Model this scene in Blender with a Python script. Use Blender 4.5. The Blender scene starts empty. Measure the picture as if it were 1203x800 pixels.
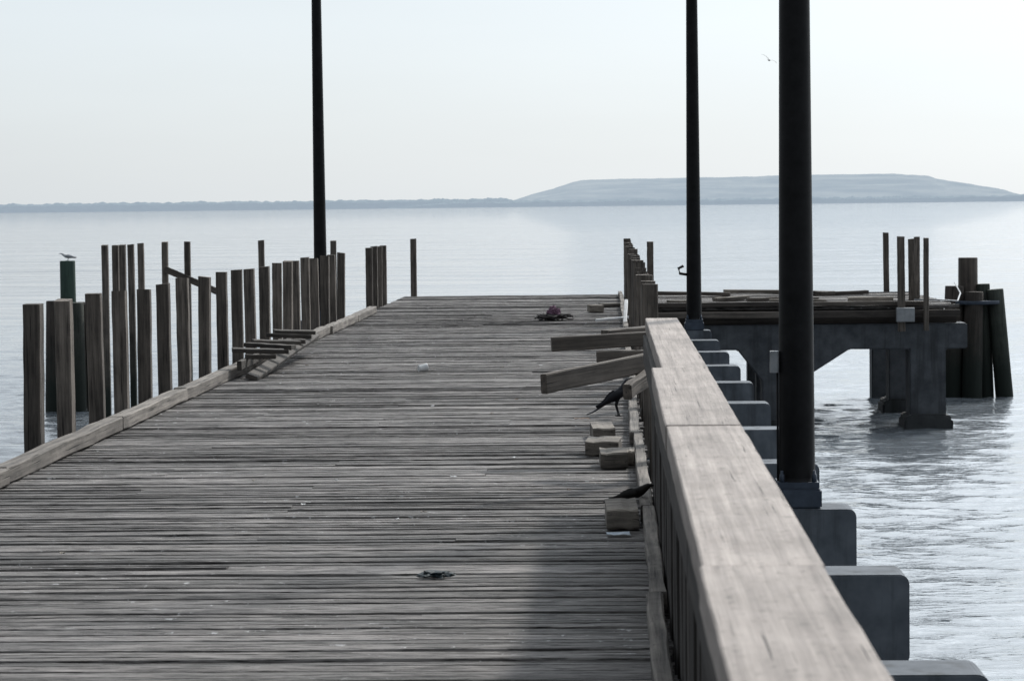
import bpy, bmesh, math, random
import numpy as np
from mathutils import Vector, Matrix, Euler, noise
random.seed(7); np.random.seed(7)
S=bpy.context.scene
COL=S.collection
S.view_settings.view_transform='Standard'; S.view_settings.look='None'; S.view_settings.exposure=0
R=math.radians
WATER=-2.1
EL,AZ=R(42),R(30)

# ---------------------------------------------------------------- materials
def newmat(name):
    m=bpy.data.materials.new(name); m.use_nodes=True
    nt=m.node_tree; b=nt.nodes['Principled BSDF']
    return m,nt,b
def N(nt,t,**k):
    n=nt.nodes.new(t)
    for a,v in k.items(): setattr(n,a,v)
    return n
def math_n(nt,op,a,b=None,clamp=False):
    n=N(nt,'ShaderNodeMath',operation=op,use_clamp=clamp)
    for i,v in enumerate((a,b)):
        if v is None: continue
        if isinstance(v,(int,float)): n.inputs[i].default_value=v
        else: nt.links.new(v,n.inputs[i])
    return n.outputs[0]
def noise_n(nt,vec,scale,detail=5,rough=.55):
    n=N(nt,'ShaderNodeTexNoise'); n.inputs['Scale'].default_value=scale
    n.inputs['Detail'].default_value=detail; n.inputs['Roughness'].default_value=rough
    nt.links.new(vec,n.inputs['Vector']); return n.outputs['Fac']
def ramp_n(nt,fac,stops):
    n=N(nt,'ShaderNodeValToRGB'); e=n.color_ramp.elements
    while len(e)<len(stops): e.new(.5)
    for el,(p,c) in zip(e,stops):
        el.position=p; el.color=(*c,1) if len(c)==3 else c
    nt.links.new(fac,n.inputs[0]); return n.outputs[0]
def mapr(nt,v,a,b,c,d):
    n=N(nt,'ShaderNodeMapRange'); nt.links.new(v,n.inputs[0])
    for i,x in zip((1,2,3,4),(a,b,c,d)): n.inputs[i].default_value=x
    return n.outputs[0]
def scaled(nt,vec,s):
    n=N(nt,'ShaderNodeMapping'); n.inputs['Scale'].default_value=s
    nt.links.new(vec,n.inputs[0]); return n.outputs[0]
def mul_col(nt,col,val):
    n=N(nt,'ShaderNodeVectorMath',operation='SCALE'); nt.links.new(col,n.inputs[0])
    nt.links.new(val,n.inputs['Scale']); return n.outputs[0]

def wood(name,light,dark,axis,attr=False,rough=.85,across=26,along=.9,droppings=False,moss=False,vary=(.72,1.25),spec=.3,bump=.55,ckr=(.30,.40,.25),stains=0):
    m,nt,b=newmat(name)
    tc=N(nt,'ShaderNodeTexCoord').outputs['Object']
    if attr:
        a=N(nt,'ShaderNodeAttribute',attribute_name='tint'); rnd=a.outputs['Fac']
    else:
        rnd=N(nt,'ShaderNodeObjectInfo').outputs['Random']
    off=math_n(nt,'MULTIPLY',rnd,37.0)
    comb=N(nt,'ShaderNodeCombineXYZ')
    for i in range(3): nt.links.new(off,comb.inputs[i])
    add=N(nt,'ShaderNodeVectorMath',operation='ADD'); nt.links.new(tc,add.inputs[0]); nt.links.new(comb.outputs[0],add.inputs[1])
    p=add.outputs[0]
    sc=[across]*3; sc[axis]=along
    sc2=[across*2.4]*3; sc2[axis]=along*1.6
    g=noise_n(nt,scaled(nt,p,sc),1,9,.68)
    crack=noise_n(nt,scaled(nt,p,sc2),1,3,.5)
    big=noise_n(nt,p,2.3,5,.65)
    f=math_n(nt,'ADD',math_n(nt,'MULTIPLY',g,.68),math_n(nt,'MULTIPLY',big,.32))
    col=ramp_n(nt,f,[(.36,dark),(.5,tuple((x+y)/2 for x,y in zip(light,dark))),(.64,light)])
    if attr:   # pale board edges: wear plus a painted sun-catching highlight, broken up by noise
        wn=N(nt,'ShaderNodeAttribute',attribute_name='worn_highlight').outputs['Fac']
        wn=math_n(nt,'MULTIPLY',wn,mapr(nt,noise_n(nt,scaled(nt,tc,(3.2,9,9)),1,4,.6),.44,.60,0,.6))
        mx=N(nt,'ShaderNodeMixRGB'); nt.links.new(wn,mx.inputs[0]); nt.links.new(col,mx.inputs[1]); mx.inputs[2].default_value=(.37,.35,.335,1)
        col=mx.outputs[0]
    ck=mapr(nt,crack,ckr[0],ckr[1],ckr[2],1.0)
    br=mapr(nt,rnd,0,1,vary[0],vary[1])
    tot=math_n(nt,'MULTIPLY',ck,br)
    col=mul_col(nt,col,tot)
    if stains:
        s3=noise_n(nt,scaled(nt,p,[3.0 if i!=axis else 1.1 for i in range(3)]),1.6,7,.7)
        col=mul_col(nt,col,mapr(nt,s3,.36,.56,1-stains,1.06))
        s4=noise_n(nt,p,38,3,.6)
        col=mul_col(nt,col,mapr(nt,s4,.30,.40,.5,1.0))
    if moss:
        sep=N(nt,'ShaderNodeSeparateXYZ'); geo=N(nt,'ShaderNodeNewGeometry'); nt.links.new(geo.outputs['Position'],sep.inputs[0])
        zz=math_n(nt,'ADD',sep.outputs[2],math_n(nt,'MULTIPLY',big,.8))
        mk=mapr(nt,zz,-1.2,-.1,1,0)
        mx=N(nt,'ShaderNodeMixRGB'); nt.links.new(mk,mx.inputs[0]); nt.links.new(col,mx.inputs[1]); mx.inputs[2].default_value=(.012,.017,.014,1)
        col=mx.outputs[0]
    if droppings:
        s1=noise_n(nt,scaled(nt,tc,(11,18,9)),1,4,.7)
        s0=noise_n(nt,tc,.45,2,.5)
        mk=math_n(nt,'MULTIPLY',mapr(nt,s1,.63,.67,0,1),mapr(nt,s0,.46,.56,.08,.8))
        mx=N(nt,'ShaderNodeMixRGB'); nt.links.new(mk,mx.inputs[0]); nt.links.new(col,mx.inputs[1]); mx.inputs[2].default_value=(.5,.5,.5,1)
        col=mx.outputs[0]
        s2=noise_n(nt,scaled(nt,tc,(.8,1.6,1)),.8,6,.6)
        col=mul_col(nt,col,mapr(nt,s2,.35,.62,.66,1.15))
    nt.links.new(col,b.inputs['Base Color'])
    b.inputs['Roughness'].default_value=rough
    b.inputs['Specular IOR Level'].default_value=spec
    bp=N(nt,'ShaderNodeBump'); bp.inputs['Strength'].default_value=bump; bp.inputs['Distance'].default_value=.012
    h=math_n(nt,'ADD',g,math_n(nt,'MULTIPLY',ck,.6)); nt.links.new(h,bp.inputs['Height']); nt.links.new(bp.outputs[0],b.inputs['Normal'])
    return m

def speck(name,c1,c2,scale=6,rough=.85,metal=0,bump=.3,spec=.4,stain=None):
    m,nt,b=newmat(name)
    tc=N(nt,'ShaderNodeTexCoord').outputs['Object']
    n1=noise_n(nt,tc,scale,8,.65); n2=noise_n(nt,tc,scale*.25,4,.6)
    f=math_n(nt,'ADD',math_n(nt,'MULTIPLY',n1,.5),math_n(nt,'MULTIPLY',n2,.5))
    col=ramp_n(nt,f,[(.36,c1),(.64,c2)])
    if stain:
        st=noise_n(nt,scaled(nt,tc,(6,6,.5)),1,5,.6)
        mx=N(nt,'ShaderNodeMixRGB'); nt.links.new(mapr(nt,st,.52,.68,0,.75),mx.inputs[0]); nt.links.new(col,mx.inputs[1]); mx.inputs[2].default_value=(*stain,1)
        col=mx.outputs[0]
    nt.links.new(col,b.inputs['Base Color'])
    b.inputs['Roughness'].default_value=rough; b.inputs['Metallic'].default_value=metal; b.inputs['Specular IOR Level'].default_value=spec
    if bump:
        bp=N(nt,'ShaderNodeBump'); bp.inputs['Strength'].default_value=bump; bp.inputs['Distance'].default_value=.01
        nt.links.new(n1,bp.inputs['Height']); nt.links.new(bp.outputs[0],b.inputs['Normal'])
    return m

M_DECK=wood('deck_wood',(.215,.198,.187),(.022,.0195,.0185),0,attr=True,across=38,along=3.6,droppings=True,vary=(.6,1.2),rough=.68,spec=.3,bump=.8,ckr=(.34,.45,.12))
M_POST=wood('post_wood',(.17,.146,.125),(.03,.026,.023),2,across=34,along=1.6,moss=True,vary=(.6,1.25))
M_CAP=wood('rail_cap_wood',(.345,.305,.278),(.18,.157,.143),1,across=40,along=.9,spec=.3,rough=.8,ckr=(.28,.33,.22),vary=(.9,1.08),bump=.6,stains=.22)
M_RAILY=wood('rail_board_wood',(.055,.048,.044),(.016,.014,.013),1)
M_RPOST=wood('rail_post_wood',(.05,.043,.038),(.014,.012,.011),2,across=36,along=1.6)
M_CURB=wood('curb_wood',(.24,.215,.19),(.05,.045,.041),1,across=28,stains=.3)
M_X=wood('plank_wood',(.14,.12,.103),(.026,.023,.021),0)
M_HEAP=wood('dark_plank_wood',(.085,.075,.066),(.018,.016,.015),0)
M_RED=wood('dark_edge_timber',(.075,.064,.056),(.02,.017,.016),0)
M_BLOCK=wood('block_wood',(.26,.23,.195),(.05,.044,.04),0,stains=.35)
M_PILE=wood('creosote_pile_wood',(.085,.07,.06),(.018,.016,.014),2,across=16,moss=True)
M_GPILE=wood('green_treated_pile_wood',(.06,.066,.056),(.018,.022,.018),2,across=16,moss=True)
M_GPILE2=wood('green_painted_pile_wood',(.045,.075,.06),(.02,.036,.03),2,across=12)
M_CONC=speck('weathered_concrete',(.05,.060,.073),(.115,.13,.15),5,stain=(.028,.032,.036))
M_CONCT=speck('dark_stained_concrete',(.038,.043,.050),(.085,.092,.102),5,stain=(.02,.022,.024))  # darker stained concrete for the pier head caps
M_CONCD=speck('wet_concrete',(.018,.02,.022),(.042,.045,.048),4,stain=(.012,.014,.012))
M_POLE=speck('black_painted_steel',(.003,.003,.0035),(.009,.009,.010),14,rough=.55,bump=.12,spec=.15)
M_BASE=speck('blue_grey_steel',(.02,.03,.048),(.045,.06,.085),10,rough=.6)
M_GREY=speck('grey_plastic',(.16,.17,.18),(.26,.27,.28),12,rough=.5)
M_WHITE=speck('dirty_white',(.5,.5,.5),(.75,.75,.75),20,rough=.7)
M_BLACKF=speck('black_feathers',(.003,.003,.005),(.009,.009,.014),40,rough=.5,bump=.2,spec=.25)
M_BROWNF=speck('dark_brown_feathers',(.006,.005,.004),(.014,.011,.009),40,rough=.6,bump=.2,spec=.2)
M_GULL=speck('white_and_grey_feathers',(.3,.31,.33),(.75,.75,.76),9,rough=.8,bump=0)
M_NET=speck('dark_rope',(.010,.009,.010),(.035,.03,.03),30)
M_PINK=speck('faded_purple_cloth',(.06,.03,.05),(.17,.09,.14),12)
M_TRASH=speck('dark_blue_green_plastic_film',(.006,.010,.012),(.022,.035,.042),20,rough=.6,spec=.2)
M_BLUE=speck('pale_blue_paper',(.3,.36,.42),(.5,.55,.6),20)
M_LEAF=speck('brown_leaf',(.05,.03,.02),(.14,.09,.06),20)

# ---------------------------------------------------------------- helpers
def obj_from(name,me,mat=None,parent=None,loc=(0,0,0),rot=(0,0,0)):
    o=bpy.data.objects.new(name,me); COL.objects.link(o)
    o.location=loc; o.rotation_euler=rot
    if mat: me.materials.append(mat)
    if parent: o.parent=parent
    return o
def tag(o,label,cat,group=None,kind=None):
    o['label']=label; o['category']=cat
    if group: o['group']=group
    if kind: o['kind']=kind
    return o
def empty(name,loc=(0,0,0)):
    e=bpy.data.objects.new(name,None); COL.objects.link(e); e.location=loc; e.empty_display_size=.3; return e
def smooth(me):
    for p in me.polygons: p.use_smooth=True

def beam_mesh(size,axis,seg=6,jit=.004,bev=.008,seed=0,top_slope=0,base0=False):
    rr=random.Random(seed)
    L=size[axis]; o1,o2=[i for i in range(3) if i!=axis]
    w,h=size[o1]/2,size[o2]/2; b=min(bev,w*.4,h*.4)
    prof=[(-w+b,-h),(w-b,-h),(w,-h+b),(w,h-b),(w-b,h),(-w+b,h),(-w,h-b),(-w,-h+b)]
    bm=bmesh.new(); rings=[]
    for s in range(seg+1):
        t=s/seg; a=(0 if base0 else -L/2)+t*L
        dx,dy=rr.uniform(-jit,jit),rr.uniform(-jit,jit)
        ring=[]
        for (p,q) in prof:
            v=[0,0,0]; v[o1]=p+dx+rr.uniform(-jit,jit)*.5; v[o2]=q+dy+rr.uniform(-jit,jit)*.5; v[axis]=a
            if s==seg: v[axis]+=p*top_slope+rr.uniform(-jit,jit)
            ring.append(bm.verts.new(v))
        rings.append(ring)
    for a_,b_ in zip(rings[:-1],rings[1:]):
        for i in range(8): bm.faces.new((a_[i],a_[(i+1)%8],b_[(i+1)%8],b_[i]))
    bm.faces.new(rings[0]); bm.faces.new(rings[-1])
    bmesh.ops.recalc_face_normals(bm,faces=bm.faces)
    me=bpy.data.meshes.new('timber'); bm.to_mesh(me); bm.free(); return me

def beam_between(name,p0,p1,w,h,mat,parent=None,seed=0,axis=0,roll=0,jit=.003,seg=6):
    p0,p1=Vector(p0),Vector(p1); d=p1-p0; L=d.length
    size=[0,0,h]; size[axis]=L; size[1-axis]=w
    me=beam_mesh(size,axis,seg,jit,seed=seed)
    o=obj_from(name,me,mat,parent,loc=(p0+p1)/2)
    x=d.normalized(); up=Vector((0,0,1)); y=up.cross(x).normalized(); z=x.cross(y)
    if axis==0: M=Matrix((x,y,z)).transposed()
    else: M=Matrix((-y,x,z)).transposed()
    M=M@Matrix.Rotation(roll,3,'XYZ'[axis])
    o.rotation_euler=M.to_euler(); return o

def poly_extrude(name,pts,y0,y1,mat,parent=None,bev=.025,segs=2):
    bm=bmesh.new()
    a=[bm.verts.new((x,y0,z)) for x,z in pts]; b=[bm.verts.new((x,y1,z)) for x,z in pts]
    bm.faces.new(a); bm.faces.new(b[::-1]); n=len(pts)
    for i in range(n): bm.faces.new((a[i],b[i],b[(i+1)%n],a[(i+1)%n]))
    bmesh.ops.recalc_face_normals(bm,faces=bm.faces)
    if bev: bmesh.ops.bevel(bm,geom=list(bm.edges),offset=bev,segments=segs,affect='EDGES',clamp_overlap=True)
    me=bpy.data.meshes.new(name); bm.to_mesh(me); bm.free()
    return obj_from(name,me,mat,parent)

def round_block(name,x0,x1,z0,z1,y0,y1,r,mat,parent):
    pts=[]
    for (cx,cz,a0) in ((x1-r,z1-r,0),(x0+r,z1-r,90),(x0+r,z0+r,180),(x1-r,z0+r,270)):
        for k in range(6):
            a=R(a0+k*18); pts.append((cx+r*math.cos(a),cz+r*math.sin(a)))
    return poly_extrude(name,pts,y0,y1,mat,parent,bev=.012,segs=2)

def lathe(name,prof,mat,loc=(0,0,0),rot=(0,0,0),sides=24,parent=None,wob=0,sm=True):
    bm=bmesh.new(); rings=[]
    wv=[1+random.uniform(-wob,wob) for _ in range(sides)]
    for r,z in prof:
        rings.append([bm.verts.new((r*wv[i]*math.cos(2*math.pi*i/sides),r*wv[i]*math.sin(2*math.pi*i/sides),z)) for i in range(sides)])
    for a,b in zip(rings[:-1],rings[1:]):
        for i in range(sides): bm.faces.new((a[i],a[(i+1)%sides],b[(i+1)%sides],b[i]))
    bm.faces.new(rings[0][::-1]); bm.faces.new(rings[-1])
    bmesh.ops.recalc_face_normals(bm,faces=bm.faces)
    me=bpy.data.meshes.new(name); bm.to_mesh(me); bm.free()
    if sm:
        for p in me.polygons: p.use_smooth=len(p.vertices)==4
    return obj_from(name,me,mat,parent,loc,rot)

def tube_mesh(paths,sides=6):
    bm=bmesh.new()
    for pts,rad in paths:
        pts=[Vector(p) for p in pts]; rings=[]
        for i,p in enumerate(pts):
            t=(pts[min(i+1,len(pts)-1)]-pts[max(i-1,0)]).normalized()
            u=t.cross(Vector((0,0,1))); 
            if u.length<.05: u=t.cross(Vector((0,1,0)))
            u.normalize(); v=t.cross(u)
            r=rad[i] if isinstance(rad,(list,tuple)) else rad
            rings.append([bm.verts.new(p+u*r*math.cos(2*math.pi*k/sides)+v*r*math.sin(2*math.pi*k/sides)) for k in range(sides)])
        for a,b in zip(rings[:-1],rings[1:]):
            for k in range(sides): bm.faces.new((a[k],a[(k+1)%sides],b[(k+1)%sides],b[k]))
        bm.faces.new(rings[0][::-1]); bm.faces.new(rings[-1])
    bmesh.ops.recalc_face_normals(bm,faces=bm.faces)
    me=bpy.data.meshes.new('tube'); bm.to_mesh(me); bm.free(); smooth(me); return me

# ---------------------------------------------------------------- water
def axis_vals(lo,hi,c0,c1,step,g):
    v=list(np.arange(c0,c1,step)); s=step; x=c1
    while x<hi: v.append(x); s*=g; x+=s
    v.append(hi); s=step; x=c0-step
    while x>lo: v.append(x); s*=g; x-=s
    v.append(lo); return np.array(sorted(v))
xs=axis_vals(-9000,9000,-13,14,.075,1.07); ys=axis_vals(-60,14000,9,62,.055,1.02)
XX,YY=np.meshgrid(xs,ys)
dx=np.gradient(xs)[None,:]; dy=np.gradient(ys)[:,None]; sp=np.maximum(dx*.6,dy)
Z=np.zeros_like(XX)
rs=np.random.RandomState(3)
wx=XX+.10*np.sin(YY*1.3+1.1*np.sin(XX*.9)); wy=YY+.10*np.sin(XX*1.1+1.1*np.sin(YY*.7))+.25*np.sin(XX*.33)
for i in range(100):
    lam=.22*(2.4/.22)**(rs.rand()**1.1); th=rs.normal(0,.40)+R(6); k=2*math.pi/lam
    amp=.0025*lam**.95*(.5+rs.rand())
    att=np.clip((lam/sp-2.3)/2.0,0,1)
    ph=k*(wx*math.sin(th)+wy*math.cos(th))+rs.rand()*6.28
    Z+=amp*att*(np.sin(ph)+.32*np.sin(2*ph+.6))
Z*=(.85+.4*np.sin(XX*.31+YY*.19+1.0)*np.sin(YY*.23-XX*.17))
Z+=WATER
ny,nx=XX.shape
verts=np.stack([XX.ravel(),YY.ravel(),Z.ravel()],1)
idx=np.arange(nx*ny).reshape(ny,nx)
faces=np.stack([idx[:-1,:-1].ravel(),idx[:-1,1:].ravel(),idx[1:,1:].ravel(),idx[1:,:-1].ravel()],1)
me=bpy.data.meshes.new('water')
me.vertices.add(len(verts)); me.vertices.foreach_set('co',verts.ravel())
me.loops.add(faces.size); me.loops.foreach_set('vertex_index',faces.ravel())
me.polygons.add(len(faces)); me.polygons.foreach_set('loop_start',np.arange(0,faces.size,4)); me.polygons.foreach_set('loop_total',np.full(len(faces),4))
me.polygons.foreach_set('use_smooth',np.ones(len(faces),bool))
me.update(); me.validate()
m,nt,b=newmat('bay_water')
tc=N(nt,'ShaderNodeTexCoord').outputs['Object']
b.inputs['Base Color'].default_value=(.12,.135,.15,1); b.inputs['Roughness'].default_value=.035; b.inputs['IOR'].default_value=1.62
n1=noise_n(nt,scaled(nt,tc,(3.2,8.5,1)),1,3,.55)
n2=noise_n(nt,scaled(nt,tc,(.7,2.1,1)),1,3,.55)
n3=noise_n(nt,scaled(nt,tc,(.14,.36,1)),1,4,.62)
n4=noise_n(nt,scaled(nt,tc,(.03,.08,1)),1,5,.65)
gust=noise_n(nt,scaled(nt,tc,(.012,.03,1)),1,4,.6)
sepw=N(nt,'ShaderNodeSeparateXYZ'); nt.links.new(tc,sepw.inputs[0])
far=mapr(nt,sepw.outputs[1],60,170,0,1)
h=math_n(nt,'ADD',math_n(nt,'MULTIPLY',n1,.045),math_n(nt,'MULTIPLY',n2,.09))
h2=math_n(nt,'ADD',math_n(nt,'MULTIPLY',n3,1.0),math_n(nt,'MULTIPLY',n4,4.0))
h=math_n(nt,'ADD',h,math_n(nt,'MULTIPLY',h2,far))
bp=N(nt,'ShaderNodeBump'); bp.inputs['Distance'].default_value=.6
nt.links.new(h,bp.inputs['Height']); nt.links.new(mapr(nt,gust,.35,.65,.7,1.0),bp.inputs['Strength'])
nt.links.new(bp.outputs[0],b.inputs['Normal'])
w=obj_from('water',me,m); tag(w,'rippled silvery bay water glittering under hazy sun','water',kind='structure')

bm=bmesh.new(); bmesh.ops.create_grid(bm,x_segments=2,y_segments=2,size=200); me=bpy.data.meshes.new('ground'); bm.to_mesh(me); bm.free()
g=obj_from('ground',me,speck('sea_bed_mud',(.03,.03,.025),(.06,.055,.045),1),loc=(0,60,-4.0)); tag(g,'muddy bay bed under the water','ground',kind='structure')

# ---------------------------------------------------------------- far land
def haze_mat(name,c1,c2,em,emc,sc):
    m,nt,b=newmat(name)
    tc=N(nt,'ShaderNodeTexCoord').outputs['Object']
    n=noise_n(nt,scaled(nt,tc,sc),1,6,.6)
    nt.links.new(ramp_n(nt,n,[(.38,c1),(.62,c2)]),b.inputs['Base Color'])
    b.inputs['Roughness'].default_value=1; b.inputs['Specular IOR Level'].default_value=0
    b.inputs['Emission Color'].default_value=(*emc,1); b.inputs['Emission Strength'].default_value=em  # emission puts the airlight haze into the land's own material
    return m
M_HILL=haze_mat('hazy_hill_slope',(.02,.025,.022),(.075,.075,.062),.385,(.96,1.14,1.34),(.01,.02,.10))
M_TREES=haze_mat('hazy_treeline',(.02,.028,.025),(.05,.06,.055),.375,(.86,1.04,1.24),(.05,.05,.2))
hp=[(-230,0),(-200,14),(-150,29),(-120,36),(-75,51),(-55,54),(40,55.5),(300,57),(330,59),(473,59.5),(590,60),(612,57.5),(658,55),(672,49),(735,38),(800,27),(840,12),(900,0)]
def hprof(x):
    return float(np.interp(x,[p[0] for p in hp],[p[1] for p in hp]))
bm=bmesh.new(); nxh,nyh=260,34; grid=[]
prof_y=[(0,0),(30,.22),(70,.5),(85,.6),(180,.62),(215,.86),(225,.88),(290,.9),(310,1),(500,1),(700,0)]
for j in range(nyh+1):
    yy=700*j/nyh; row=[]
    f=float(np.interp(yy,[p[0] for p in prof_y],[p[1] for p in prof_y]))
    for i in range(nxh+1):
        x=-260+1200*i/nxh
        nz=noise.noise(Vector((x*.02,yy*.02,1)))*1.0+noise.noise(Vector((x*.09,yy*.05,4)))*.7
        row.append(bm.verts.new((x,yy,max(-1,hprof(x)*f+nz*min(1,f*3)*min(1,hprof(x)/12)))))
    grid.append(row)
for j in range(nyh):
    for i in range(nxh): bm.faces.new((grid[j][i],grid[j][i+1],grid[j+1][i+1],grid[j+1][i]))
me=bpy.data.meshes.new('hill'); bm.to_mesh(me); bm.free()
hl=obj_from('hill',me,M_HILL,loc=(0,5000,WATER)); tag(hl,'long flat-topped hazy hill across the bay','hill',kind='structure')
def treeline(x0,x1,y,hmin,hmax,label,seed,taper=True):
    n=int((x1-x0)/3.2); bm=bmesh.new(); rows=[]
    for (dy,hs) in ((0,.0),(3,.72),(14,1),(40,.9),(60,0)):
        row=[]
        for i in range(n+1):
            x=x0+(x1-x0)*i/n
            hh=hmin+(hmax-hmin)*(.5+.5*noise.noise(Vector((x*.012,seed,0))))+2.6*noise.noise(Vector((x*.09,dy*.1,seed)))+1.8*noise.noise(Vector((x*.31,dy,seed)))
            e=min(1,(x-x0)/120,(x1-x)/120) if taper else 1
            row.append(bm.verts.new((x,y+dy,max(-.5,hh*hs*max(.1,e)))))
        rows.append(row)
    for a,b in zip(rows[:-1],rows[1:]):
        for i in range(n): bm.faces.new((a[i],a[i+1],b[i+1],b[i]))
    me=bpy.data.meshes.new('far_wood'); bm.to_mesh(me); bm.free()
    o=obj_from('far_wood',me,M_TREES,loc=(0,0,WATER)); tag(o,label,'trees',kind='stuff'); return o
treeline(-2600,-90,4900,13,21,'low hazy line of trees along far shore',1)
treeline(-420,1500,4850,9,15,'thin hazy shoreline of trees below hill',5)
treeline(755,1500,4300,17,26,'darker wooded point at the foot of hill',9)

# ---------------------------------------------------------------- pier
pier=empty('pier',(0,0,0)); tag(pier,'weathered plank pier on concrete bents over bay','pier')

def plank_deck(name,y0,y1,x0,x1,step,missing=0,seed=0,edge=.03,pj=.2,zj=.006):
    rr=random.Random(seed); V=[];F=[];T=[];WN=[]
    y=y0
    while y<y1-step*.6:
        st=step*rr.choice([1,1,1,.92,1.08])
        wdt=st*rr.uniform(.97,1.0)
        if rr.random()<missing: y+=st; continue
        cuts=[x0-rr.uniform(0,edge)]
        if rr.random()<pj: cuts.append(x0+(x1-x0)*rr.choice([.25,.5,.75]))
        cuts.append(x1+rr.uniform(-.3,1)*edge)
        for a,b in zip(cuts[:-1],cuts[1:]):
            a2,b2=a+.002,b-.002; t=rr.random(); z0=rr.uniform(-zj,zj); tilt=rr.uniform(-1,1)*.005; skew=rr.uniform(-1,1)*.0012
            gap=rr.uniform(.015,.022)
            w0,w1=y+gap/2,y+wdt-gap/2; c=(w0+w1)/2; cup=rr.uniform(.0,.005)
            n=max(2,int((b2-a2)/.14)); base=len(V)
            split=rr.uniform(-.2,.2)*(w1-w0); sd=rr.uniform(.0,.008)
            ph=rr.uniform(0,50); K=11
            for s in range(n+1):
                x=a2+(b2-a2)*s/n
                e0=noise.noise(Vector((x*2.2,ph,0)))*.004+noise.noise(Vector((x*9,ph,3)))*.003
                e1=noise.noise(Vector((x*2.2,ph,9)))*.004+noise.noise(Vector((x*9,ph,7)))*.003
                zz=noise.noise(Vector((x*1.1,ph,5)))*.005+noise.noise(Vector((x*6,ph,15)))*.002
                sdx=sd*max(0,noise.noise(Vector((x*1.5,ph,13)))+.35)*1.6
                prof=[(w0,-.05),(w0+e0,-.012),(w0+.006+e0,cup),(w0+.017+e0,cup*.7),(c+split-.006,-cup*.3),(c+split,-cup*.3-sdx),(c+split+.006,-cup*.3),(w1-.017+e1,cup*.7),(w1-.006+e1,cup),(w1+e1,-.012),(w1,-.05)]
                for k,(py,pz) in enumerate(prof):
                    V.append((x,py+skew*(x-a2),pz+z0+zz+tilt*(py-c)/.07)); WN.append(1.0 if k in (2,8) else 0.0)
            for s in range(n):
                for k in range(K):
                    i0=base+s*K+k; i1=base+s*K+(k+1)%K
                    F.append((i0,i1,i1+K,i0+K)); T.append(t)
            F.append(tuple(base+k for k in range(K-1,-1,-1))); T.append(t)
            F.append(tuple(base+n*K+k for k in range(K))); T.append(t)
        y+=st
    me=bpy.data.meshes.new(name); me.from_pydata(V,[],F); me.update()
    at=me.attributes.new('tint','FLOAT','FACE'); at.data.foreach_set('value',T)
    aw=me.attributes.new('worn_highlight','FLOAT','POINT'); aw.data.foreach_set('value',WN)
    bm=bmesh.new(); bm.from_mesh(me); bmesh.ops.recalc_face_normals(bm,faces=bm.faces); bm.to_mesh(me); bm.free()
    return obj_from(name,me,M_DECK,pier)
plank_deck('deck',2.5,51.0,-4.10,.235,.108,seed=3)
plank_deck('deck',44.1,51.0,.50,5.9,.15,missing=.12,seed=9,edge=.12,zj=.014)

for x in (-4.0,-2.6,-1.2,.16):
    me=beam_mesh((.1,48.6,.12),1,20,.003,seed=int(x*10)); obj_from('stringer',me,M_RAILY,pier,loc=(x,26.8,-.128))
for y in (44.25,45.9,47.6,49.3,50.9):
    beam_between('stringer',(.34,y,-.195),(5.95,y,-.195),.12,.22,M_RED,pier,seed=int(y*7))
rr=random.Random(5)
beam_between('edge_timber',(.42,43.98,-.125),(3.35,43.97,-.13),.10,.11,M_X,pier,seed=73)
beam_between('edge_timber',(3.40,43.98,-.135),(5.98,43.98,-.13),.10,.12,M_RED,pier,seed=74)
def curb_run(xc,w,h,y0,y1,seed):
    y=y0;k=0
    while y<y1:
        L=min(rr.uniform(3.2,4.9),y1-y)
        me=beam_mesh((w,L-.02,h),1,10,.005,seed=seed+k)
        obj_from('curb',me,M_CURB,pier,loc=(xc+rr.uniform(-.018,.018),y+L/2,h/2+.012),rot=(0,rr.uniform(-.03,.03),rr.uniform(-.004,.004)))
        y+=L;k+=1
curb_run(-4.02,.13,.11,3.0,43.0,20)
curb_run(.195,.07,.09,3.0,50.0,60)

by=[4.8,7.75,10.7]+[13.6+2.93*k for k in range(10)]
for y in by:
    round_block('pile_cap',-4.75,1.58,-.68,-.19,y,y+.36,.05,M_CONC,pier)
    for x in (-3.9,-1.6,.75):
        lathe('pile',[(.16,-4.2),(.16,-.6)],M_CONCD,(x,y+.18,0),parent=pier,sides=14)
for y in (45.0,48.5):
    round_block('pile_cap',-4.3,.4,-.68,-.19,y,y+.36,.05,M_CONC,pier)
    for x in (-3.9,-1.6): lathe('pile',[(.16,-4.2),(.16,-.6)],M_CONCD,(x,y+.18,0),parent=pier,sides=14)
def Tcap(y,x0,x1,cols,th=.62):
    top,bot,hz=-.31,-.74,-1.28
    pts=[(x0,top),(x1,top),(x1,bot)]
    for c0,c1 in sorted(cols,reverse=True):
        hl_=.85 if c0<4 else 0
        if hl_: pts+=[(c1+hl_,bot),(c1,hz)]
        else: pts+=[(c1,bot-.01)]
        pts+=[(c1,-4.2),(c0,-4.2)]
        if c0<4: pts+=[(c0,hz),(c0-.42,bot)]
        else: pts+=[(c0,bot-.01)]
    pts+=[(x0,bot)]
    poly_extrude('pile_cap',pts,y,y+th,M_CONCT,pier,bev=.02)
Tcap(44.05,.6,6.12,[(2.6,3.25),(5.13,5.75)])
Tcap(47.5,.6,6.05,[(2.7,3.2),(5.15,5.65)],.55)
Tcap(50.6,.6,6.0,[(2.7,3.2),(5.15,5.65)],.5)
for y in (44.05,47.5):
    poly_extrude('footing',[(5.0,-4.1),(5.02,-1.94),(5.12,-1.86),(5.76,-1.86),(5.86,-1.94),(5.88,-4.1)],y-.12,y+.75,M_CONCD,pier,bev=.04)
    poly_extrude('footing',[(2.5,-4.1),(2.5,-1.95),(3.35,-1.95),(3.35,-4.1)],y-.1,y+.72,M_CONCD,pier,bev=.03)
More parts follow.
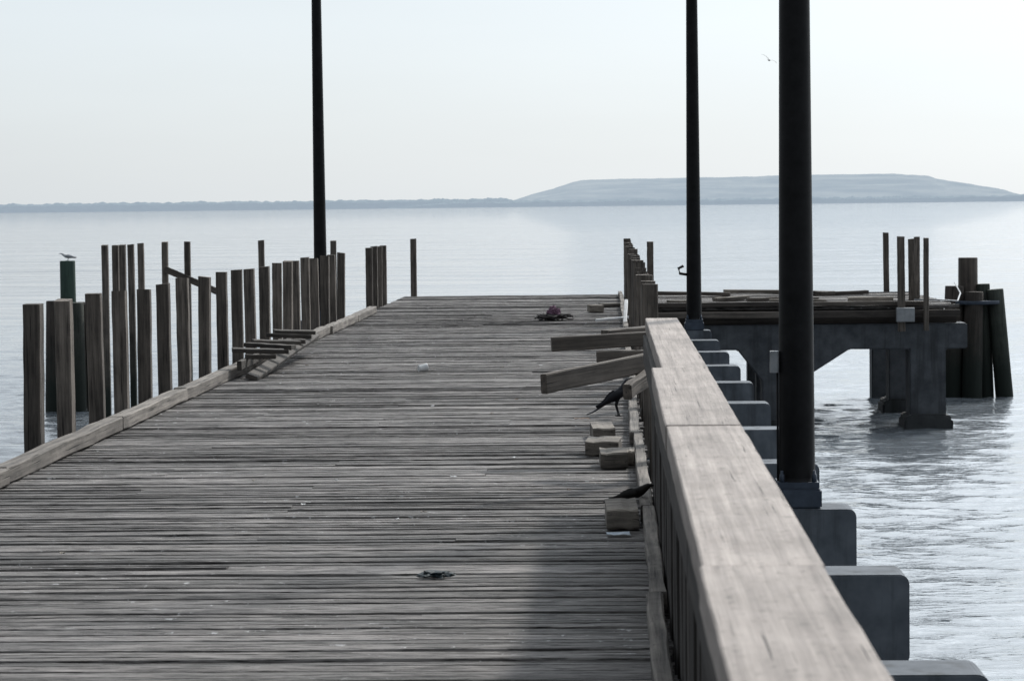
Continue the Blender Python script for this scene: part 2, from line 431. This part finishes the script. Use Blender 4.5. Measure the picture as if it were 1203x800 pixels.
beam_between('edge_timber',(.5,44.12,.045),(3.2,44.1,.05),.14,.08,M_RED,pier,seed=71)
beam_between('edge_timber',(3.3,44.12,.05),(5.4,44.1,.04),.14,.07,M_X,pier,seed=72)

# ---------------------------------------------------------------- wooden posts
variants=[beam_mesh((.118,.118,1.55),2,9,.0016,.007,seed=100+i,top_slope=rr.uniform(-.14,.14),base0=True) for i in range(6)]
for v in variants: v.materials.append(M_POST)
tall=[beam_mesh((.118,.118,5.2),2,20,.002,.007,seed=130+i,top_slope=rr.uniform(-.14,.14),base0=True) for i in range(3)]
for v in tall: v.materials.append(M_POST)
def post(x,y,top,label,group,w=1.0,lean=(0,0),i=0,L=None,meshes=None,ML=1.55):
    ms=meshes or variants
    me=ms[i%len(ms)]; o=bpy.data.objects.new('wooden_post',me); COL.objects.link(o)
    l=L or 1.55; o.scale=(w,w,l/ML); o.location=(x,y,top-l); o.rotation_euler=(lean[0],lean[1],rr.choice([0,math.pi/2,math.pi,-math.pi/2])+rr.uniform(-.05,.05))
    tag(o,label,'post',group); return o
leftd=[18.35,19.5,20.7,21.75,22.8,23.9,25.0,26.2,27.5,28.6,29.7,30.9,32,33,34,35.1,36.2,37.4,38.5,39.6]
for i,d in enumerate(leftd):
    post(-4.20,d,1.10+rr.uniform(-.025,.025),'bare square wooden post along pier edge curb','bare railing posts',lean=(rr.uniform(-.012,.012),rr.uniform(-.014,.014)),i=i,w=rr.uniform(.94,1.06),L=1.62)
for i,d in enumerate([44.4,45.35,46.25,47.2]):
    post(-4.2,d,1.09+rr.uniform(-.02,.02),'bare square wooden post along pier edge curb','bare railing posts',lean=(0,rr.uniform(-.01,.01)),i=i,L=1.5)
post(-3.94,51.12,1.15,'bare wooden post at the pier head edge','pier head posts',i=0,L=1.7)
for i,(x,d) in enumerate([(-5.55,51.12),(-7.0,51.12),(-8.5,51.12),(-8.95,51.1),(-9.27,46.6),(-9.27,47.6),(-9.27,48.3),(-9.27,49.2),(-9.27,50.2)]):
    post(x,d,1.14+rr.uniform(-.015,.015),'slender wooden pile post standing in the water','slender posts in water',lean=(0,rr.uniform(-.002,.002)),i=i,L=5.2,meshes=tall,ML=5.2)
for i,d in enumerate([21.4,22.5,23.7,24.9,26.1,27.3,28.5,29.6,30.8,32,33.2,34.4,35.6,36.8,38,39.3,40.5,42,43.4,44.8,46.2,47.6,49,50.4]):
    post(.335,d,1.1+rr.uniform(-.03,.03),'bare wooden post beside the capped railing','bare railing posts',lean=(rr.uniform(-.01,.01),rr.uniform(-.015,.015)),i=i,L=1.45,w=1.12)
post(.74,47.2,1.1,'bare wooden post at the pier head edge','pier head posts',i=3,L=1.08)
for i,(x,d,t,w_,l) in enumerate([(4.97,43.84,1.19,1,1.62),(5.36,45.7,1.12,.85,1.1),(5.6,46.9,1.14,.85,1.12),(5.39,43.86,1.16,.7,1.58),(5.5,51.12,1.17,.9,1.6)]):
    post(x,d,t,'bare wooden post at the pier head edge','pier head posts',i=i,L=l,w=w_,lean=(0,rr.uniform(-.01,.01)))
for i,(d,t) in enumerate([(16.9,.82),(18.1,.86),(19.3,.84)]):
    post(.345,d,t,'short broken wooden post with loose boards','broken railing posts',i=i,L=1.2)

o=beam_between('loose_plank',(-8.95,51.03,.60),(-7.75,51.03,.07),.05,.13,M_X,seed=41); tag(o,'tilted loose board nailed between slender posts','board')

# ---------------------------------------------------------------- capped railing
rail=empty('railing',(.3,3,0)); tag(rail,'weathered wooden railing with heavy flat cap timbers','railing')
def rp(name,me,mat,loc,rot=(0,0,0)):
    o=obj_from(name,me,mat,rail,loc=(loc[0]-.3,loc[1]-3,loc[2]),rot=rot); return o
segs=[(2.6,4.92,.289,.240,1.100,.002),(4.930,8.05,.292,.238,1.099,.000),(8.054,10.9,.291,.240,1.101,-.001),(10.91,15.7,.314,.198,1.098,.001)]
for i,(a,b_,xc,wd,zt,rz) in enumerate(segs):
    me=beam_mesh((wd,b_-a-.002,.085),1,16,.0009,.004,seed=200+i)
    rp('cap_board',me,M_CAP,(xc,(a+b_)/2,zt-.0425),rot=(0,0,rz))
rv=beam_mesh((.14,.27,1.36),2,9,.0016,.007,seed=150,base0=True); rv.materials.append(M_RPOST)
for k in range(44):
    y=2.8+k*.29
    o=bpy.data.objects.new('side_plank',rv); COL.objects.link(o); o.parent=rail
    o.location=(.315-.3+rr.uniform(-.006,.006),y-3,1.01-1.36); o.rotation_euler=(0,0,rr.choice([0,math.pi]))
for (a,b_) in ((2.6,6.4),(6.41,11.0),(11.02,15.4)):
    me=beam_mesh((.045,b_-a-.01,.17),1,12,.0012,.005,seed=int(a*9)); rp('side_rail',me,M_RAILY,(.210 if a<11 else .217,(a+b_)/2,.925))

for i,(p0,p1,w_,h_,lab) in enumerate([
    ((-.42,15.9,.685),(.30,16.88,.765),.05,.125,'split grey board hanging out over the deck'),
    ((-.42,18.0,.815),(.32,18.08,.85),.09,.10,'thick broken beam end jutting from railing'),
    ((-.06,17.3,.755),(.34,16.98,.775),.13,.11,'short chunky timber wedged in broken railing'),
    ((-.04,19.0,.80),(.36,19.26,.83),.12,.12,'short chunky timber wedged in broken railing'),
    ((.10,16.3,.60),(.30,16.9,.70),.06,.10,'short chunky timber wedged in broken railing')]):
    o=beam_between('broken_board',p0,p1,w_,h_,M_X,seed=300+i,jit=.003); tag(o,lab,'board','loose boards in broken railing')

fr=empty('fallen_railing',(-3.95,29,.12)); tag(fr,'collapsed railing section of thin boards across curb','railing')
def fb(name,p0,p1,w_,h_,s,mat=M_HEAP,ax=0,roll=0):
    o=beam_between(name,p0,p1,w_,h_,mat,seed=s,axis=ax,roll=roll); o.parent=fr; o.location-=Vector((-3.95,29,.12)); return o
fb('cap_board',(-3.74,26.4,.04),(-3.64,31.2,.24),.13,.05,1,M_HEAP,1,.35)
fb('side_rail',(-3.90,26.6,.15),(-3.80,31.4,.22),.05,.10,2,M_HEAP,1)
for i,(y,z,x0,x1,dy_) in enumerate([(26.6,.31,-3.97,-3.44,.10),(27.5,.315,-3.95,-3.42,-.12),(28.4,.30,-4.0,-3.50,.18),(29.4,.32,-3.98,-3.46,.02),(30.4,.315,-4.03,-3.56,.15)]):
    fb('cross_board',(x0,y,z+.01),(x1,y+dy_,z-.015),.15,.045,10+i,roll=rr.uniform(-.08,.08))
    if i<4: fb('cross_board',(x0+.08,y+.4,z-.085),(x1-.12,y+.42,z-.09),.10,.05,20+i,roll=rr.uniform(-.1,.1))

def block(x,y,sx,sy,sz,rz,label,mat=M_BLOCK,seed=0,z=0.012):
    me=beam_mesh((sx,sy,sz),0,4,.005,.01,seed=seed); o=obj_from('wood_block',me,mat,loc=(x,y,z+sz/2),rot=(0,0,rz)); tag(o,label,'block','timber offcuts on deck'); return o
block(.01,17.45,.185,.40,.105,.03,'pale square timber offcut on deck boards',seed=1)
block(-.06,18.35,.235,.44,.10,-.06,'pale square timber offcut on deck boards',seed=2)
block(-.07,19.5,.17,.60,.10,.05,'pale square timber offcut on deck boards',seed=3)
block(.125,17.6,.06,.3,.10,0,'narrow timber offcut against curb',seed=4)
block(.05,14.25,.175,.55,.11,.02,'mossy cut timber block on the deck',seed=5)
block(-.25,42.4,.24,.2,.12,.2,'pale square timber offcut on deck boards',seed=6)
block(.0,44.6,.4,.25,.06,.1,'flat timber offcut on deck boards',seed=7)
for i,(x,y,l,z,rz) in enumerate([(3.1,46.2,1.3,.05,.1),(3.6,47.6,.9,.12,-.2),(3.3,45.2,1.0,.05,.05),(4.3,48.6,1.2,.06,.25),(1.6,49.2,1.4,.06,-.1),(2.2,46.8,.7,.05,.5),(4.6,45.4,.8,.07,-.1),(3.0,49.8,1.6,.07,.02),(1.3,45.1,.6,.06,.3),(3.9,46.5,.35,.14,.7)]):
    me=beam_mesh((l,.16,.07),0,5,.004,seed=400+i); o=obj_from('loose_plank',me,random.choice([M_X,M_BLOCK,M_RED]),loc=(x,y,z),rot=(0,rr.uniform(-.04,.04),rz)); tag(o,'short loose board lying on pier head planks','board','loose boards on pier head')

# ---------------------------------------------------------------- lamp poles
def lamp(x,y,z0,arm,label):
    e=empty('lamp_pole',(x,y,z0)); tag(e,label,'lamp pole','pier lamp poles')
    prof=[(.132,0),(.132,.02),(.119,.03)]
    for k in range(0,18): prof.append((.119-.0031*k,.05+k*.5))
    lathe('shaft',prof,M_POLE,(0,0,0),parent=e,sides=28)
    lathe('base_plate',[(.19,-.02),(.19,.02)],M_BASE,(0,0,0),parent=e,sides=4,sm=False,rot=(0,0,math.pi/4))
    poly_extrude('pedestal',[(-.15,-.15),(.15,-.15),(.15,-.022),(-.15,-.022)],-.16,.16,M_BASE,e,bev=.012)
    for sx in (-1,1):
        for sy in (-1,1):
            lathe('anchor_bolt',[(.016,0),(.016,.05),(.010,.052),(.010,.075)],M_BASE,(sx*.105,sy*.105,.02),parent=e,sides=6)
    me=tube_mesh([([(0,0,8.4),(arm*.4,0,8.65),(arm*1.0,0,8.75),(arm*1.5,0,8.75)],.03)],8); obj_from('lamp_arm',me,M_POLE,e)
    me=beam_mesh((.6,.26,.12),0,3,0,.03,seed=2); obj_from('lamp_head',me,M_POLE,e,loc=(arm*1.7,0,8.74))
    return e
l1=lamp(1.21,16.72,-.04,-1,'tall black steel lamp pole beside wooden railing')
l2=lamp(1.31,40.15,-.04,-1,'tall black lamp pole standing beyond bare posts')
l3=lamp(-5.12,45.0,-.04,1,'tall slim black lamp pole behind bare posts')
poly_extrude('pile_cap',[(-5.5,-.19),(-4.36,-.19),(-4.36,-.66),(-5.5,-.66)],44.7,45.3,M_CONC,pier,bev=.03)
lathe('pile',[(.2,-4.2),(.2,-.6)],M_CONCD,(-5.1,45.0,0),parent=pier,sides=14)
obj_from('conduit',tube_mesh([([(-.126,-.02,-.15),(-.126,-.02,.2),(-.126,-.02,.8)],.007)],8),M_POLE,l1)
obj_from('junction_box',beam_mesh((.055,.06,.14),2,3,.001,.008,seed=3),M_GREY,l1,loc=(-.146,-.02,.80))
obj_from('bracket',tube_mesh([([(-.1,0,.72),(-.22,-.02,.74),(-.24,-.02,.82),(-.16,-.02,.86)],.022)],8),M_POLE,l2)

sb=obj_from('service_box',beam_mesh((.30,.16,.24),0,3,.002,.015,seed=8),M_GREY,loc=(5.02,43.70,-.14)); tag(sb,'small pale grey utility box on pier head edge','utility box')
cb=obj_from('cable',tube_mesh([([(5.2,43.95,.10),(5.6,43.96,.10),(6.0,44.4,.06),(6.4,47,.1),(6.7,50,.2)],.015)],6),M_GREY); tag(cb,'pale cable running from pier head to mooring piles','cable')

# ---------------------------------------------------------------- mooring pile clusters
def dolphin(cx,cy,piles,label):
    e=empty('mooring_pile_cluster',(cx,cy,-4)); tag(e,label,'mooring piles','mooring pile clusters')
    for i,(dx_,dy_,top,r,lx,ly,mt) in enumerate(piles):
        prof=[(r*1.08,-.2),(r*1.06,1.2),(r*1.0,2.4),(r*.97,3.3),(r*.94,top+4-.015),(r*.91,top+4)]
        lathe('pile',prof,mt,(dx_-lx*2,dy_,0),(ly,lx,0),sides=20,parent=e,wob=.04)
    return e
dr=dolphin(7.1,50.9,[(-.02,0,.66,.20,0,0,M_PILE),(-.38,-.25,.11,.19,.03,.0,M_PILE),(.0,-.42,.0,.19,0.02,0,M_PILE),(.32,-.05,.14,.155,-.03,0,M_GPILE),(.66,-.2,.05,.17,-.085,0,M_GPILE),(.12,.42,.09,.2,0,0,M_PILE)],'tall dark creosote pile cluster in the water')
dl=dolphin(-10.52,49.3,[(-.02,0,.82,.16,0,0,M_GPILE2),(-.26,-.2,.05,.2,.02,0,M_PILE),(.16,-.36,.02,.2,0,0,M_GPILE),(.50,.1,-.02,.2,-.02,0,M_PILE),(.05,.4,0,.2,0,0,M_PILE)],'green and dark pile cluster with gull on top')
obj_from('strap',lathe('tmp_ring',[(.56,0),(.565,.02),(.565,.05),(.56,.07)],M_BASE,sides=20).data,None,dr,loc=(.08,-.05,3.75)); bpy.data.objects.remove(bpy.data.objects['tmp_ring'])

# ---------------------------------------------------------------- birds
def bird(name,loc,rot,mat,label,pitch,scale=1,tail=.19,sub=2,legs=True,cat='bird',hz=.115,lift=.0):
    c,s=math.cos(pitch),math.sin(pitch)
    def P(x,z,y=0): return (x*c-z*s,y,hz+x*s+z*c)
    V=[];E=[];Rd=[]
    def add(p,r,prev=None):
        V.append(p);Rd.append(r)
        if prev is not None: E.append((prev,len(V)-1))
        return len(V)-1
    a=add(P(0,0),(.034,.036))
    b1=add(P(.045,.004),(.034,.036),a); n=add(P(.085,.016+lift*.5),(.024,.025),b1)
    hd=add(P(.112,.028+lift),(.020,.020),n); bk=add(P(.132,.026+lift),(.010,.010),hd); bt=add(P(.168,.018+lift),(.0025,.003),bk)
    r1=add(P(-.05,-.002),(.026,.024),a); r2=add(P(-.085,-.006),(.014,.012),r1); t1=add(P(-.13,-.010),(.013,.008),r2)
    t2=add(P(-.13-tail*.5,-.012),(.022,.006),t1); t3=add(P(-.13-tail,-.004),(.017,.004),t2)
    if legs:
        for sy in (-1,1):
            hx=P(.0,-.022,sy*.016)
            k=add(hx,(.011,.011),a); k2=add((hx[0]-.012,sy*.02,hz*.54),(.005,.005),k); k3=add((hx[0]+.006,sy*.021,.006),(.0032,.0032),k2)
            for (dx_,dy_) in ((.032,0),(.024,.016),(.024,-.016),(-.022,0)):
                add((hx[0]+.006+dx_,sy*.021+dy_,.003),(.0022,.0022),k3)
    me=bpy.data.meshes.new(name); me.from_pydata(V,E,[]); me.materials.append(mat)
    o=bpy.data.objects.new(name,me); COL.objects.link(o)
    md=o.modifiers.new('skin','SKIN'); md.use_smooth_shade=True
    for i,r in enumerate(Rd): me.skin_vertices[0].data[i].radius=r
    me.skin_vertices[0].data[0].use_root=True
    o.modifiers.new('sub','SUBSURF').levels=sub; o.modifiers['sub'].render_levels=sub
    o.location=loc; o.rotation_euler=rot; o.scale=(scale,)*3
    tag(o,label,cat)
    for sy in (-1,1):
        bm=bmesh.new(); rows=[]
        for i in range(9):
            t=i/8; x=.05-.20*t; wz=(.030*math.sin(math.pi*min(1,t*1.25+.12)) if t<.7 else .030*math.sin(math.pi*.995)+.012*(1-t))+.004
            yo=.036*(1-t**2*.75)+.002
            rows.append([bm.verts.new(P(x,dz,sy*(yo-abs(dz-.004)*.25))) for dz in (wz*.9+.006,.004,-wz*.75)])
        for a_,b_ in zip(rows[:-1],rows[1:]):
            for k in range(2): bm.faces.new((a_[k],a_[k+1],b_[k+1],b_[k]))
        mw=bpy.data.meshes.new('wing'); bm.to_mesh(mw); bm.free(); smooth(mw)
        w_=obj_from('wing',mw,mat,o); sd=w_.modifiers.new('s','SOLIDIFY'); sd.thickness=.004; sd.offset=0
    return o
M_GW=speck('grey_wing_feathers',(.2,.21,.23),(.35,.36,.38),9,bump=0)
bird('grackle',(.04,21.5,.012),(0,0,R(12)),M_BLACKF,'glossy black long-tailed bird standing on deck',R(30),1.3,tail=.10,hz=.135,lift=.02)
bird('grackle',(.115,14.75,.012),(0,0,R(-15)),M_BROWNF,'dark brown bird perched between block and curb',R(14),.95,tail=.06)
g=bird('gull',(-10.53,49.3,.82),(0,0,R(200)),M_GULL,'white and grey gull perched on tall pile',R(8),1.1,tail=.01,hz=.075,lift=.01)
for c_ in g.children: c_.data.materials.clear(); c_.data.materials.append(M_GW)

V=[];F=[]
def wingpt(t,ch): 
    y=.55*t; z=.16*math.sin(t*2.2)-.05*t; x=-.12*t**1.5
    return [(x+ch*.5,y,z+.004),(x+ch*.1,y,z+.014),(x-ch*.5,y,z)]
for sy in (1,-1):
    base=len(V)
    for i in range(9):
        t=i/8; ch=.17*(1-t*.8)
        for p in wingpt(t,ch): V.append((p[0],p[1]*sy,p[2]))
    for i in range(8):
        for k in range(2): F.append((base+i*3+k,base+i*3+k+1,base+i*3+k+4,base+i*3+k+3))
base=len(V); st=[(.26,.004),(.2,.022),(.14,.035),(.05,.055),(-.06,.05),(-.16,.03),(-.22,.04),(-.28,.045)]
for i,(x,r) in enumerate(st):
    for k in range(8):
        a=2*math.pi*k/8; V.append((x,r*math.cos(a),r*math.sin(a)*(.25 if i>5 else .9)))
for i in range(len(st)-1):
    for k in range(8): F.append((base+i*8+k,base+i*8+(k+1)%8,base+(i+1)*8+(k+1)%8,base+(i+1)*8+k))
me=bpy.data.meshes.new('gull'); me.from_pydata(V,[],F); me.update(); smooth(me)
o=obj_from('gull',me,speck('flying_gull_feathers',(.03,.03,.035),(.07,.07,.08),9,bump=0),loc=(12.5,200,12.8),rot=(R(30),0,R(70))); o.scale=(1.3,)*3; tag(o,'grey gull gliding with spread wings over bay','bird')

# ---------------------------------------------------------------- litter
rn=random.Random(11); paths=[]
for k in range(26):
    cx,cy=rn.uniform(-.16,.16),rn.uniform(-.12,.12); r=rn.uniform(.06,.17); z=rn.uniform(.012,.06); ph=rn.uniform(0,6)
    pts=[(cx+r*1.1*math.cos(a),cy+r*math.sin(a),z+.02*math.sin(2*a+ph)+.012) for a in [ph+i*.45 for i in range(rn.randint(7,15))]]
    paths.append((pts,.012))
net=empty('rope_pile',(-.86,39.7,.012)); tag(net,'tangled dark rope heap with purple cloth on deck','rope pile')
obj_from('rope',tube_mesh(paths,6),M_NET,net)
def crumple(name,sx,sy,sz,seed,sub=4):
    bm=bmesh.new(); bmesh.ops.create_icosphere(bm,subdivisions=sub,radius=1)
    for v in bm.verts:
        p=v.co.copy(); n=noise.noise(p*1.6+Vector((seed,0,0)))*.45+abs(noise.noise(p*4+Vector((0,seed,0))))*.35
        v.co=p*(.75+n); v.co.x*=sx; v.co.y*=sy; v.co.z=max(v.co.z,-.35)*sz
    me=bpy.data.meshes.new(name); bm.to_mesh(me); bm.free(); return me
obj_from('cloth',crumple('cloth',.11,.10,.10,4),M_PINK,net,loc=(-.03,0,.12))
cup=empty('paper_cup',(-2.03,27.5,.05)); tag(cup,'white paper cup lying on deck planks','cup')
lathe('cup_wall',[(.033,0),(.035,.004),(.043,.09),(.046,.093),(.046,.098),(.041,.098),(.029,.008)],M_WHITE,(-.05,0,0),(0,R(86),R(30)),parent=cup,sides=20)
tr=empty('plastic_litter',(-.86,12.25,.012)); tag(tr,'flattened dark blue-green plastic wrapper on deck','litter')
obj_from('wrapper',crumple('wrapper',.088,.07,.026,2),M_TRASH,tr,loc=(0,0,.010))
obj_from('torn_flap',crumple('scrap',.035,.03,.012,6,3),M_TRASH,tr,loc=(.075,-.02,.012))
def flat_scrap(x,y,sx,sy,mat,label,name,seed):
    bm=bmesh.new(); bmesh.ops.create_grid(bm,x_segments=10,y_segments=6,size=1)
    for v in bm.verts:
        e=1-.25*abs(noise.noise(v.co*2+Vector((seed,0,0)))); v.co=Vector((v.co.x*sx*e,v.co.y*sy*e,.006+.008*noise.noise(v.co*1.5+Vector((0,seed,0)))+.008))
    me=bpy.data.meshes.new(name); bm.to_mesh(me); bm.free()
    o=obj_from(name,me,mat,loc=(x,y,.010),rot=(0,0,rn.uniform(-.4,.4))); md=o.modifiers.new('s','SOLIDIFY'); md.thickness=.002; tag(o,label,'litter'); return o
flat_scrap(.03,13.75,.065,.045,M_BLUE,'pale blue paper scrap lying beside block','paper_scrap',1)
flat_scrap(-.25,21.2,.065,.04,M_LEAF,'curled brown leaf lying on deck boards','leaf',2)
flat_scrap(-1.1,14.8,.018,.02,M_BLOCK,'tiny pale wood chip on deck boards','wood_chip',3)
for i in range(16):
    flat_scrap(rn.uniform(-3.6,-.1),rn.uniform(10.5,30),rn.uniform(.008,.022),rn.uniform(.01,.022),rn.choice([M_BLOCK,M_LEAF,M_WHITE]),'tiny pale wood chip on deck boards','wood_chip',10+i)
o=beam_between('pale_board',(-.22,38.1,.07),(.27,38.3,.10),.05,.04,M_WHITE,seed=51); tag(o,'thin pale painted board resting by railing posts','board')
o=beam_between('pale_board',(.20,36.9,.03),(.23,37.4,.38),.05,.07,M_WHITE,seed=52); tag(o,'short pale painted board leaning against post','board')

# ---------------------------------------------------------------- light
sund=Vector((math.sin(AZ)*math.cos(EL),math.cos(AZ)*math.cos(EL),math.sin(EL)))
W=bpy.data.worlds.new('World'); S.world=W; W.use_nodes=True; nt=W.node_tree
bg=nt.nodes['Background']; sky=nt.nodes.new('ShaderNodeTexSky'); sky.sky_type='NISHITA'; sky.sun_disc=False
sky.sun_elevation=EL; sky.sun_rotation=AZ; sky.air_density=1; sky.dust_density=1.2; sky.ozone_density=1.5; sky.altitude=0
tcw=nt.nodes.new('ShaderNodeTexCoord').outputs['Generated']
dt=nt.nodes.new('ShaderNodeVectorMath'); dt.operation='DOT_PRODUCT'; nt.links.new(tcw,dt.inputs[0]); dt.inputs[1].default_value=sund
glow=mapr(nt,dt.outputs['Value'],-.6,.70,.34,.97)
aur=math_n(nt,'MULTIPLY',math_n(nt,'POWER',math_n(nt,'MAXIMUM',dt.outputs['Value'],0.0),11.0),6.5)
cl=noise_n(nt,scaled(nt,tcw,(1.2,1.2,7)),1.6,5,.55)
glow2=math_n(nt,'ADD',math_n(nt,'MULTIPLY',glow,mapr(nt,cl,.3,.7,.95,1.03)),aur)
hz=nt.nodes.new('ShaderNodeRGB'); hz.outputs[0].default_value=(7.4,8.0,8.5,1)
hazec=mul_col(nt,hz.outputs[0],glow2)
mx=nt.nodes.new('ShaderNodeMixRGB'); mx.inputs[0].default_value=.84; nt.links.new(sky.outputs[0],mx.inputs[1]); nt.links.new(hazec,mx.inputs[2])
nt.links.new(mx.outputs[0],bg.inputs[0]); bg.inputs[1].default_value=.112
ld=bpy.data.lights.new('sun','SUN'); ld.energy=3.3; ld.angle=R(4.0); ld.color=(1,.95,.88)
lo=bpy.data.objects.new('sun',ld); COL.objects.link(lo)
lo.rotation_euler=sund.to_track_quat('Z','Y').to_euler(); lo.location=sund*50

# ---------------------------------------------------------------- camera
cd=bpy.data.cameras.new('camera'); cam=bpy.data.objects.new('camera',cd); COL.objects.link(cam); S.camera=cam
cd.sensor_width=36; cd.lens=3000/1203*36; cd.clip_end=30000; cd.clip_start=.1
M=Matrix.Rotation(R(2.22),4,'Z')@Matrix.Rotation(R(90-3.03),4,'X')@Matrix.Rotation(R(-.66),4,'Z')
M.translation=Vector((0,0,1.8)); cam.matrix_world=M
cd.dof.use_dof=True; cd.dof.focus_distance=22; cd.dof.aperture_fstop=11
